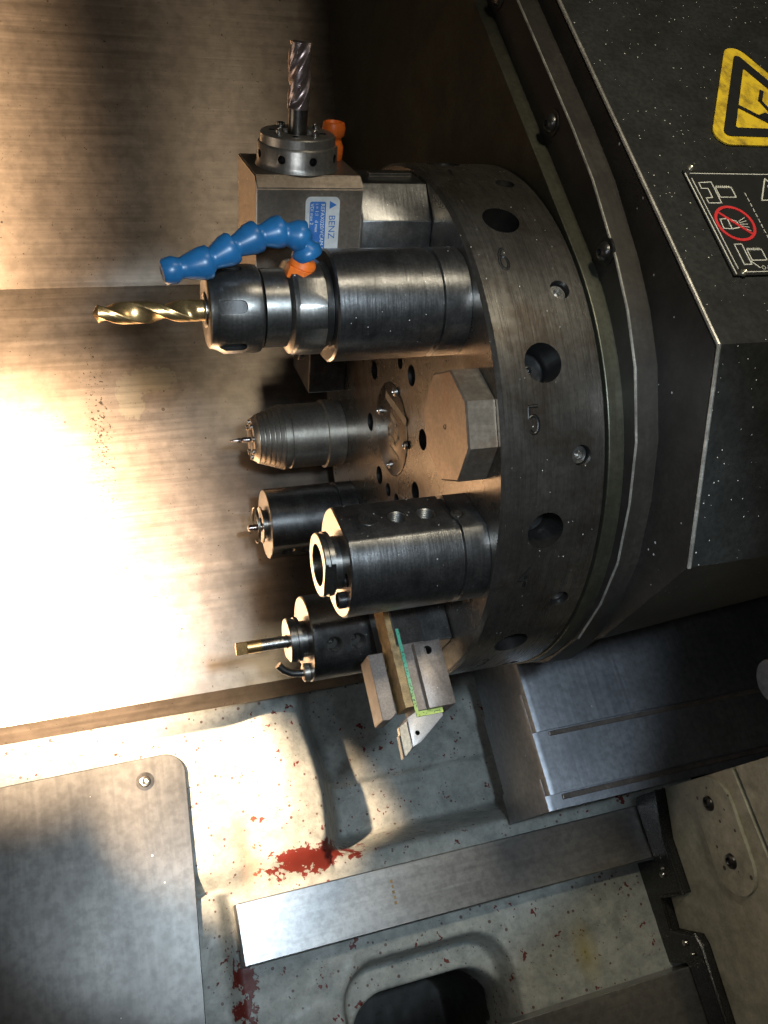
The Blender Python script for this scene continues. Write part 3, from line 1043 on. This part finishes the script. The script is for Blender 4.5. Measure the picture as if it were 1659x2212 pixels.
def fluted(mb_, x0, x1, R_, nfl, lead, depth, wid, tip=0.0, nseg=120, ncirc=60, hand=1, runout=0.0):
    """helically fluted bar; x0 is the cutting end"""
    vs_ = []
    for i in range(nseg + 1):
        f = i / nseg
        x_ = x0 + (x1 - x0) * f
        ph = hand * 2 * pi * (x_ - x0) / lead
        env = 1.0
        if runout > 0:
            env = 1 - sstep(1 - runout, 1.0, f)
        k_t = 1.0
        if tip > 0:
            k_t = min(1.0, 0.06 + abs(x_ - x0) / tip)
        for k in range(ncirc):
            a = 2 * pi * k / ncirc
            u = (a - ph) * nfl / (2 * pi)
            u = u - math.floor(u)
            d_ = abs(u - 0.5) / wid
            g_ = max(0.0, 1 - d_ * d_) ** 0.6 if d_ < 1 else 0.0
            # land relief just behind the flute
            rel = 0.035 if (0.5 + wid) < u < 0.93 else 0.0
            r_ = R_ * (1 - depth * g_ * env - rel * env) * k_t
            vs_.append((x_, r_ * cos(a), r_ * sin(a)))
    fs_ = []
    for i in range(nseg):
        for k in range(ncirc):
            k2 = (k + 1) % ncirc
            fs_.append((i * ncirc + k, i * ncirc + k2, (i + 1) * ncirc + k2, (i + 1) * ncirc + k))
    fs_ += [tuple(range(ncirc - 1, -1, -1)), tuple(nseg * ncirc + k for k in range(ncirc))]
    return mb_.add(vs_, fs_)

o = station('twist_drill', 30, 'gold coloured twist drill clamped in the slotted nut of the collet holder', 'drill')
fluted(MB(), -0.1882, -0.138, 0.0054, 2, 0.056, 0.42, 0.30, tip=0.0026, nseg=140, runout=0.12).build('fluted_part', 'gold_drill', o, angle=50)
MB().lathe([(-0.1382, 0.0053), (-0.1306, 0.0053)], 32).build('shank', 'gold_drill', o)

# ---- coolant hose on the collet holder
node = [(-0.0850, -0.1385, 0.0865), (-0.0815, -0.140, 0.0952), (-0.0885, -0.142, 0.1020), (-0.0995, -0.143, 0.1030), (-0.1110, -0.143, 0.0985),
        (-0.1230, -0.142, 0.0925), (-0.1360, -0.141, 0.0860), (-0.1500, -0.140, 0.0838)]
node = [Vector(p_) for p_ in node]
node = [Vector((-0.0868, -0.1330, 0.0840)), Vector((-0.0842, -0.1372, 0.0915)), Vector((-0.0878, -0.1400, 0.0990)), Vector((-0.0985, -0.1400, 0.1010)),
        Vector((-0.1105, -0.1400, 0.0985)), Vector((-0.1230, -0.1400, 0.0930)), Vector((-0.1350, -0.1400, 0.0870)), Vector((-0.1510, -0.1400, 0.0838))]
ch_ = empty('coolant_hose', node[0], 0)
tag(ch_, 'blue jointed coolant hose with orange base arching over the collet holder nut', 'hose')
def seg_mesh(p_, q_, prof):
    """lathe profile along p->q, in hose coordinates"""
    d = (q_ - p_)
    ln = d.length
    rot = d.to_track_quat('X', 'Z').to_matrix()
    m_ = MB().lathe([(x_, r_) for x_, r_ in prof(ln)], 32)
    m_.v = [tuple(rot @ Vector(v_) + p_ - node[0]) for v_ in m_.v]
    return m_
def bead(ln):
    # narrow ball joint in, flared cup out
    return [(-0.0030, 0.0036), (-0.0018, 0.0058), (0.0, 0.0066), (0.0022, 0.0060), (0.0036, 0.0052), (0.0052, 0.0056), (ln - 0.0020, 0.0076),
            (ln + 0.0016, 0.0078), (ln + 0.0026, 0.0072), (ln + 0.0026, 0.005)]
for i in range(1, len(node) - 1):
    # cups face the base: the flare sits on the previous ball
    seg_mesh(node[i + 1], node[i], bead if i < len(node) - 2 else
             (lambda ln: [(-0.0042, 0.0030), (-0.0046, 0.0050), (-0.0036, 0.0062), (0.0012, 0.0066), (0.0036, 0.0054), (0.0052, 0.0050), (0.0075, 0.0060),
                          (ln - 0.002, 0.0078), (ln + 0.0016, 0.0080), (ln + 0.0026, 0.0072), (ln + 0.0026, 0.005)])).build('hose_segment', 'hose_blue', ch_, angle=50)
hx = MB()
bq = (node[1] - node[0]).normalized()
rotm = bq.to_track_quat('X', 'Z').to_matrix()
hexp = ngon(6, 0.0082)
hx.prism(hexp, -0.0045, 0.0015, 'x')
hx.lathe([(0.0015, 0.0070), (0.0040, 0.0066), (0.0060, 0.0055)], 24)
hx.v = [tuple(rotm @ Vector(v_)) for v_ in hx.v]
hx.build('hose_base', 'hose_orange', ch_, bevel=0.0004)

# ---- station 7: angled live tool head with end mill
o = station('live_tool_head', 60, 'brown steel angle head block with silver sticker and ringed spindle nose', 'tool holder')
def rl(r):
    return r - RP
bx = MB().box(-0.100, -0.0415, rl(0.085), rl(0.172), -0.0265, 0.0265)
bo_ = bx.mesh('block')
bmx = bmesh.new()
bmx.from_mesh(bo_)
bmx.edges.ensure_lookup_table()
sel = [e for e in bmx.edges if all(abs(v_.co.y - rl(0.172)) < 1e-5 for v_ in e.verts) and all(abs(v_.co.z - 0.0265) < 1e-5 for v_ in e.verts)]
bmesh.ops.bevel(bmx, geom=sel, offset=0.0055, segments=1, affect='EDGES')
sel = [e for e in bmx.edges if len(e.link_faces) == 2 and e.calc_face_angle(0) > radians(25)]
bmesh.ops.bevel(bmx, geom=sel, offset=0.0006, segments=2, affect='EDGES')
bmx.to_mesh(bo_)
bmx.free()
bo_.set_sharp_from_angle(angle=radians(25))
link('head_block', bo_, 'block_steel', o)
oc = [(rl(0.1665), 0.0135), (rl(0.1500), 0.0285), (rl(0.118), 0.0300), (rl(0.106), 0.018), (rl(0.106), -0.018), (rl(0.118), -0.0300),
      (rl(0.1535), -0.0290), (rl(0.1665), -0.0165)]
MB().prism(oc, -0.0414, -0.0002, 'x').build('shank_body', 'black_oxide', o, bevel=0.0006, angle=20)
MB().box(-0.030, -0.004, rl(0.1664), rl(0.1685), -0.006, -0.001).build('key_bar', 'turned_steel', o, bevel=0.0004)
# spindle nose turned round the radial direction
def radial(prof, seg=64):
    m_ = MB().lathe(prof, seg)
    m_.v = [(y_ - 0.0725, x_, z_) for x_, y_, z_ in m_.v]
    return m_
cl = radial([(rl(0.1715), 0.0215), (rl(0.1722), 0.0228), (rl(0.1735), 0.0222), (rl(0.1748), 0.0218), (rl(0.1830), 0.0218), (rl(0.1840), 0.0212),
             (rl(0.1842), 0.0204), (rl(0.1885), 0.0202), (rl(0.1892), 0.0196), (rl(0.1895), 0.0185), (rl(0.1895), 0.0095), (rl(0.1870), 0.009),
             (rl(0.1868), 0.002)]).build('spindle_nose', 'nose_steel', o)
cutc = MB()
for k in range(8):
    a = 2 * pi * k / 8 + 0.62
    p_ = Vector((-0.0725, rl(0.1788), 0)) + Vector((cos(a), 0, sin(a))) * 0.0218
    cyl_between(cutc, p_, (cos(a), 0, sin(a)), 0.0022, -0.004, 0.004, 16)
for k in range(4):
    a = 2 * pi * k / 4 + 0.3
    p_ = Vector((-0.0725, rl(0.1895), 0)) + Vector((cos(a), 0, sin(a))) * 0.0135
    cyl_between(cutc, p_, (0, 1, 0), 0.0021, -0.003, 0.004, 14)
carve(cl, cutc)
for k in range(4):
    a = 2 * pi * k / 4 + 1.05
    p_ = Vector((-0.0725, rl(0.1890), 0)) + Vector((cos(a), 0, sin(a))) * 0.0135
    m_ = MB().lathe([(0, 0.0022), (0.0026, 0.0022), (0.0030, 0.0016), (0.0020, 0.0010)], 14)
    m_.v = [(p_.x + y_, p_.y + x_, p_.z + z_) for x_, y_, z_ in m_.v]
    m_.build('nose_screw', 'bright_screw', o)
# orange coolant nozzle stub
nz = MB()
nz.lathe([(rl(0.1710), 0.0046), (rl(0.1722), 0.0056), (rl(0.1790), 0.0060), (rl(0.1815), 0.0048), (rl(0.1835), 0.0046), (rl(0.1850), 0.0062),
          (rl(0.1890), 0.0066), (rl(0.1915), 0.0060), (rl(0.1920), 0.0048), (rl(0.1900), 0.0038), (rl(0.1890), 0.001)], 32)
nz.v = [(y_ - 0.0475, x_, z_ - 0.0170) for x_, y_, z_ in nz.v]
nz.build('coolant_nozzle', 'hose_orange', o, angle=50)
# sticker on the camera side of the block, read from top to bottom
def rrect(x0, x1, y0, y1, r_, seg=5):
    out = []
    for (cx_, cy_, a0) in ((x1 - r_, y1 - r_, 0), (x0 + r_, y1 - r_, pi / 2), (x0 + r_, y0 + r_, pi), (x1 - r_, y0 + r_, 1.5 * pi)):
        for k in range(seg + 1):
            a = a0 + pi / 2 * k / seg
            out.append((cx_ + r_ * cos(a), cy_ + r_ * sin(a)))
    return out
stk = MB().prism(rrect(-0.0735, -0.0545, rl(0.1240), rl(0.1625), 0.0030), 0.0265, 0.02675, 'z').build('sticker', 'sticker_silver', o)
MB().prism(rrect(-0.0712, -0.0622, rl(0.1255), rl(0.1600), 0.0012), 0.02675, 0.02690, 'z').build('sticker_panel', 'sticker_blue', stk)
tri = [(-0.0600, rl(0.1560)), (-0.0560, rl(0.1580)), (-0.0600, rl(0.1600))]
MB().prism([(-0.0602, rl(0.1562)), (-0.0562, rl(0.1583)), (-0.0602, rl(0.1604))], 0.02675, 0.02690, 'z').build('sticker_mark', 'sticker_blue', stk)
def side_text(s, x_, r_, size, mat):
    tm_ = text_mesh(s, size)
    # text runs downwards (towards -y local), letters upright towards +x
    for v_ in tm_.vertices:
        tx, ty = v_.co.x, v_.co.y
        v_.co = (x_ + ty, rl(r_) - tx, 0.02695)
    return link('lettering', tm_, mat, stk)
side_text('BENZ', -0.0603, 0.1530, 0.0052, 'sticker_blue')
side_text('REFAX020/VCAM-8F', -0.0650, 0.1590, 0.0030, 'print_white')
side_text('i = 1:1   d max', -0.0680, 0.1590, 0.0026, 'print_white')
side_text('VDI max 2', -0.0708, 0.1590, 0.0026, 'print_white')

o = station('end_mill', 60, 'spiral fluted end mill standing upright in the ringed spindle nose', 'end mill')
m_ = MB()
fluted(m_, 0.0, -0.0315, 0.0060, 3, 0.056, 0.34, 0.26, nseg=110, ncirc=66, hand=-1, runout=0.14)
m_.v = [(-0.0725 + y_, rl(0.2325) + x_, z_) for x_, y_, z_ in m_.v]
m_.build('fluted_part', 'endmill_coat', o, angle=50)
m_ = MB().lathe([(rl(0.1872), 0.0052), (rl(0.2030), 0.0052)], 32)
m_.v = [(-0.0725 + y_, x_, z_) for x_, y_, z_ in m_.v]
m_.build('shank', 'turned_steel', o)

# ---- boring bar holders: stations at -30, -90, -150 degrees
def boring_holder(theta, label, xe, R_, flat, holes, bore, group='boring bar holders', bush=(0.0165, 0.0145), lead=True):
    o = station('boring_bar_holder', theta, label, 'tool holder', group)
    a0 = math.acos(flat / R_)
    # profile circle with a flat on the local -z side
    pts = []
    seg = 72
    for k in range(seg + 1):
        a = (-pi / 2 + a0) + (2 * pi - 2 * a0) * k / seg
        pts.append((R_ * cos(a), R_ * sin(a)))
    def ring(x_, k_):
        return [(x_, y_ * k_, z_ * k_) for y_, z_ in pts]
    xs = [(-0.0002, 1.0), (-0.0140, 1.0), (-0.0146, 0.94), (-0.0172, 0.94), (-0.0178, 1.0), (xe + 0.0008, 1.0), (xe, 0.975)]
    m_ = MB()
    n_ = len(pts)
    vs_ = []
    for x_, k_ in xs:
        vs_ += ring(x_, k_)
    fs_ = [tuple(range(n_)), tuple((len(xs) - 1) * n_ + k for k in range(n_ - 1, -1, -1))]
    for i in range(len(xs) - 1):
        for k in range(n_):
            k2 = (k + 1) % n_
            fs_.append((i * n_ + k, i * n_ + k2, (i + 1) * n_ + k2, (i + 1) * n_ + k))
    m_.add(vs_, fs_)
    b_ = m_.build('holder_body', 'black_oxide', o, angle=25)
    c_ = MB()
    for x_ in holes:
        c_.tube([(x_, 0, -R_ - 0.01), (x_, 0, -0.013)], 0.0054, 20)
    c_.tube([(xe - 0.01, 0.0205, -0.004), (xe + 0.012, 0.0205, -0.004)], 0.0036, 16)
    carve(b_, c_)
    for i, x_ in enumerate(holes):
        dp = (-0.0008, 0.0100, 0.0100)[i % 3] if theta == -30 else 0.0105
        s_ = MB()
        pr2 = []
        for k in range(7):
            pr2 += [(-flat + dp + k * 0.0011, 0.0053), (-flat + dp + k * 0.0011 + 0.00055, 0.0046)]
        s_.lathe([(-flat + dp + 0.004, 0.0005), (-flat + dp + 0.0035, 0.0022), (-flat + dp, 0.0024)] + [(-flat + dp, 0.0043)] + pr2, 24)
        s_.v = [(x_ + y_, z_, xx) for xx, y_, z_ in s_.v]
        s_.build('set_screw', 'turned_steel', o, angle=60)
        if dp > 0:
            th = MB()
            ri = [(-flat + 0.0090, 0.00535), (-flat + 0.0004, 0.00535)]
            for k in range(7):
                ri += [(-flat + 0.0005 + k * 0.0012, 0.0053), (-flat + 0.0011 + k * 0.0012, 0.0046)]
            th.lathe(ri, 20, closed=True)
            th.v = [(x_ + y_, z_, xx) for xx, y_, z_ in th.v]
            th.build('screw_thread', 'turned_steel', o, angle=20)
    # bushing with one trimmed side
    rb, lb = bush
    bm_ = MB().lathe([(xe + 0.002, rb - 0.003), (xe - 0.0035, rb - 0.003), (xe - 0.0040, rb), (xe - 0.0065, rb), (xe - 0.0068, rb - 0.0008),
                      (xe - 0.0080, rb - 0.0008), (xe - 0.0083, rb), (xe - lb + 0.0006, rb), (xe - lb, rb - 0.0006), (xe - lb, bore),
                      (xe + 0.0015, bore - 0.0002), (xe + 0.0018, 0.001)], 56)
    bu = bm_.build('bushing', 'turned_steel', o)
    ct = MB().box(xe - lb - 0.01, xe - 0.0042, rb * 0.80, rb * 1.5, -0.03, 0.03)
    carve(bu, ct, None)
    return o

h4 = boring_holder(-30, 'large black boring bar holder with empty bore and threaded set screws, below the octagonal plug', -0.0780, 0.030, 0.0260,
                   (-0.062, -0.0455, -0.029), 0.0115, bush=(0.0175, 0.0100))
# clamp screw and lug on the end face
MB().lathe([(-0.0775, 0.0045), (-0.0815, 0.0045), (-0.0820, 0.0038), (-0.0800, 0.0022), (-0.0795, 0.0002)], 20).build('end_screw', 'screw_black', h4, loc=(0, 0.0195, 0.010))
MB().lathe([(0.0, 0.0040), (-0.0006, 0.0040), (-0.0007, 0.0026), (0.001, 0.0022)], 20).build('small_screw', 'turned_steel', h4, loc=(-0.012, 0.004, -0.0260), rot=(0, pi / 2, 0))
h2 = boring_holder(-90, 'black boring bar holder with three threaded holes and a bent coolant tube', -0.0740, 0.0290, 0.0268,
                   (-0.060, -0.044, -0.028), 0.0050, bush=(0.0155, 0.0120))
MB().tube([(-0.070, 0.0215, -0.006), (-0.080, 0.0215, -0.006), (-0.086, 0.0205, -0.006), (-0.091, 0.0175, -0.006), (-0.0945, 0.0135, -0.006)], 0.0026, 14).build('coolant_tube', 'turned_steel', h2)
MB().lathe([(0.0, 0.0062), (-0.0035, 0.0062), (-0.0042, 0.0052)], 24).build('tube_nut', 'nickel_steel', h2, loc=(-0.0742, 0.0215, -0.006))
o = station('boring_bar', -90, 'slim boring bar with gold coloured tip pointing out of the holder with the coolant tube', 'boring bar')
MB().lathe([(-0.072, 0.0042), (-0.1035, 0.0042)], 28).build('bar_shank', 'bright_screw', o)
bt = MB().lathe([(-0.1035, 0.00425), (-0.1200, 0.00425), (-0.1203, 0.0040)], 28).build('bar_tip', 'gold_drill', o)
ctb = MB().box(-0.125, -0.1130, -0.006, 0.006, -0.006, -0.0012)
carve(bt, ctb, None)
h1 = boring_holder(-150, 'black boring bar holder with a thin bar, just below the collet chuck', -0.0720, 0.0280, 0.0255,
                   (-0.058, -0.043, -0.028), 0.0060, bush=(0.0145, 0.0035))
MB().lathe([(0.003, 0.0026), (-0.020, 0.0026)], 16).build('stop_pin', 'bright_screw', h1, loc=(0.010, -0.0185, 0.0))
MB().lathe([(0, 0.0034), (0.0012, 0.0034), (0.0014, 0.0020), (0.0004, 0.0004)], 16).build('small_screw', 'turned_steel', h1, loc=(-0.0060, 0.0, 0.0275), rot=(0, -pi / 2, 0))
o = station('small_boring_bar', -150, 'thin short steel bar sticking out of the holder beside the collet chuck', 'boring bar')
MB().tube([(-0.0700, 0.0015, -0.001), (-0.0850, 0.0020, -0.001), (-0.0860, 0.0020, -0.001)], [0.0028, 0.0026, 0.0016], 16).build('bar', 'carbide', o)

# ---- station at 180: collet chuck with a spotting drill
o = station('collet_chuck', 180, 'bronze tinted collet chuck with stepped rings on its tapered nose', 'tool holder')
pf = [(-0.0002, 0.0265), (-0.0100, 0.0265), (-0.0100, 0.0282), (-0.0150, 0.0282), (-0.0155, 0.0262), (-0.0440, 0.0262), (-0.0445, 0.0252), (-0.0462, 0.0252), (-0.0466, 0.0265)]
x_, r_ = -0.0500, 0.0265
for k in range(6):
    pf += [(x_, r_), (x_ - 0.0003, r_ - 0.0010), (x_ - 0.0009, r_ - 0.0010), (x_ - 0.0011, r_ - 0.0002)]
    x_ -= 0.0038
    r_ -= 0.0013
pf += [(x_ + 0.002, r_), (x_ - 0.0012, r_ - 0.0018), (x_ - 0.0012, 0.0105), (x_ + 0.002, 0.010), (x_ + 0.002, 0.001)]
MB().lathe(pf, 72).build('chuck_body', 'nickel_steel', o)
fx = x_ - 0.0012
for k in range(8):
    a = 2 * pi * k / 8
    MB().lathe([(fx + 0.001, 0.0022), (fx - 0.0014, 0.0022), (fx - 0.0019, 0.0014), (fx - 0.0008, 0.0008)], 12).build('nose_screw', 'bright_screw', o, loc=(0, 0.0140 * cos(a), 0.0140 * sin(a)))
MB().lathe([(fx + 0.006, 0.0098), (fx + 0.0002, 0.0098), (fx - 0.0004, 0.0085), (fx - 0.0006, 0.0024)], 32).build('collet', 'screw_black', o)
o = station('spotting_drill', 180, 'tiny pointed spotting drill in the tapered collet chuck', 'drill')
MB().lathe([(-0.066, 0.0021), (-0.0800, 0.0021), (-0.0815, 0.0015), (-0.0830, 0.0020), (-0.0905, 0.0006), (-0.0915, 0.0001)], 20).build('drill_body', 'carbide', o)

# ---- stations at 150 and -120 : dark block in place of a cast shadow, round dark plug
o = station('shadow_block', 150, 'dark square block standing in for the cast shadow above the collet chuck', 'plug')
MB().box(-0.030, -0.0002, -0.026, 0.026, -0.026, 0.026).build('plug_body', 'black_oxide', o, bevel=0.0012)
MB().lathe([(-0.0300, 0.008), (-0.0335, 0.008), (-0.0340, 0.0074)], 24).build('block_boss', 'black_oxide', o)
o = station('round_plug', -120, 'dark round plug hidden in the shadow behind the large boring bar holder', 'plug')
MB().lathe([(-0.0002, 0.027), (-0.0220, 0.027), (-0.0230, 0.026), (-0.0230, 0.006), (-0.0215, 0.0055), (-0.0215, 0.001)], 48).build('plug_body', 'black_oxide', o)

# ---- station at -60: turning tool holder, tool pointing radially outward
o = station('turning_tool_holder', -60, 'dark clamp block with drilled jaw gripping the square turning tool', 'tool holder')
# local: x, y = radial - RP, z = -t (so the visible side is local -z)
MB().box(-0.0365, -0.0002, -0.034, 0.018, -0.010, 0.034).build('holder_base', 'black_oxide', o, bevel=0.001)
jw = MB().box(-0.0278, -0.0110, 0.0185, rl(0.194), -0.0150, 0.012).build('clamp_jaw', 'jaw_steel', o, bevel=0.0005)
cj = MB().tube([(-0.0200, rl(0.160), -0.03), (-0.0200, rl(0.160), -0.004)], 0.0026, 18)
carve(jw, cj)
MB().prism([(-0.0510, rl(0.152)), (-0.0415, rl(0.152)), (-0.0415, rl(0.1895)), (-0.0460, rl(0.1930)), (-0.0510, rl(0.1925))][::-1], 0.005, 0.026, 'z').build('support_bar', 'jaw_steel', o, bevel=0.0005)
o = station('turning_tool', -60, 'square shank turning tool with pale angled head and insert, pointing down from the clamp block', 'turning tool')
MB().box(-0.0350, -0.0190, -0.012, rl(0.1935), -0.0100, 0.0105).build('shank', 'jaw_steel', o, bevel=0.0005)
hd = [(-0.0350, rl(0.1936)), (-0.0190, rl(0.1936)), (-0.0190, rl(0.1985)), (-0.0360, rl(0.2110)), (-0.0412, rl(0.2128)), (-0.0408, rl(0.1960))]
hdo = MB().prism(hd, -0.0101, 0.0080, 'z').build('tool_head', 'pale_head', o, bevel=0.0004)
carve(hdo, MB().tube([(-0.0368, rl(0.2055), -0.02), (-0.0368, rl(0.2055), 0.002)], 0.0014, 16))
ins = [(-0.0414, rl(0.1975)), (-0.0468, rl(0.2003)), (-0.0474, rl(0.2165)), (-0.0462, rl(0.2170)), (-0.0414, rl(0.2128))]
MB().prism(ins, -0.0096, -0.0050, 'z').build('cutting_insert', 'nickel_steel', o, bevel=0.0003)
MB().prism([(-0.0474, rl(0.2050)), (-0.0480, rl(0.2050)), (-0.0484, rl(0.2180)), (-0.0472, rl(0.2168))], -0.0100, -0.0048, 'z').build('cutting_edge', 'screw_black', o)
# rough packing strip on the shank's side
o = station('packing_strip', -60, 'rough brown packing strip pressed along the side of the turning tool shank', 'packing strip')
pk = MB()
nseg = 26
vs_, fs_ = [], []
for i in range(nseg + 1):
    y_ = -0.012 + (rl(0.1900) + 0.012) * i / nseg
    wv = 0.0008 * noise.noise(Vector((y_ * 300, 1, 2)))
    z1 = 0.0095 + 1.2 * wv
    vs_ += [(-0.0351, y_, -0.0093), (-0.0398 + wv, y_, -0.0088 + wv), (-0.0400 - wv, y_, z1), (-0.0351, y_, z1)]
for i in range(nseg):
    for k in range(4):
        k2 = (k + 1) % 4
        fs_.append((4 * i + k, 4 * i + k2, 4 * i + 4 + k2, 4 * i + 4 + k))
fs_ += [(0, 1, 2, 3), (4 * nseg + 3, 4 * nseg + 2, 4 * nseg + 1, 4 * nseg)]
pk.add(vs_, fs_)
pk.build('strip_body', 'wood_brown', o)
# printed tape folded round the end of the shank
o = station('measuring_tape_strip', -60, 'green and yellow printed tape strip along the turning tool shank', 'tape')
MB().box(-0.0352, -0.0332, rl(0.143), rl(0.1937), -0.01035, -0.0101).build('tape_length', 'tape_print', o)
MB().box(-0.0350, -0.0185, rl(0.1938), rl(0.1968), -0.0108, -0.0100).build('tape_fold', 'tape_print', o)
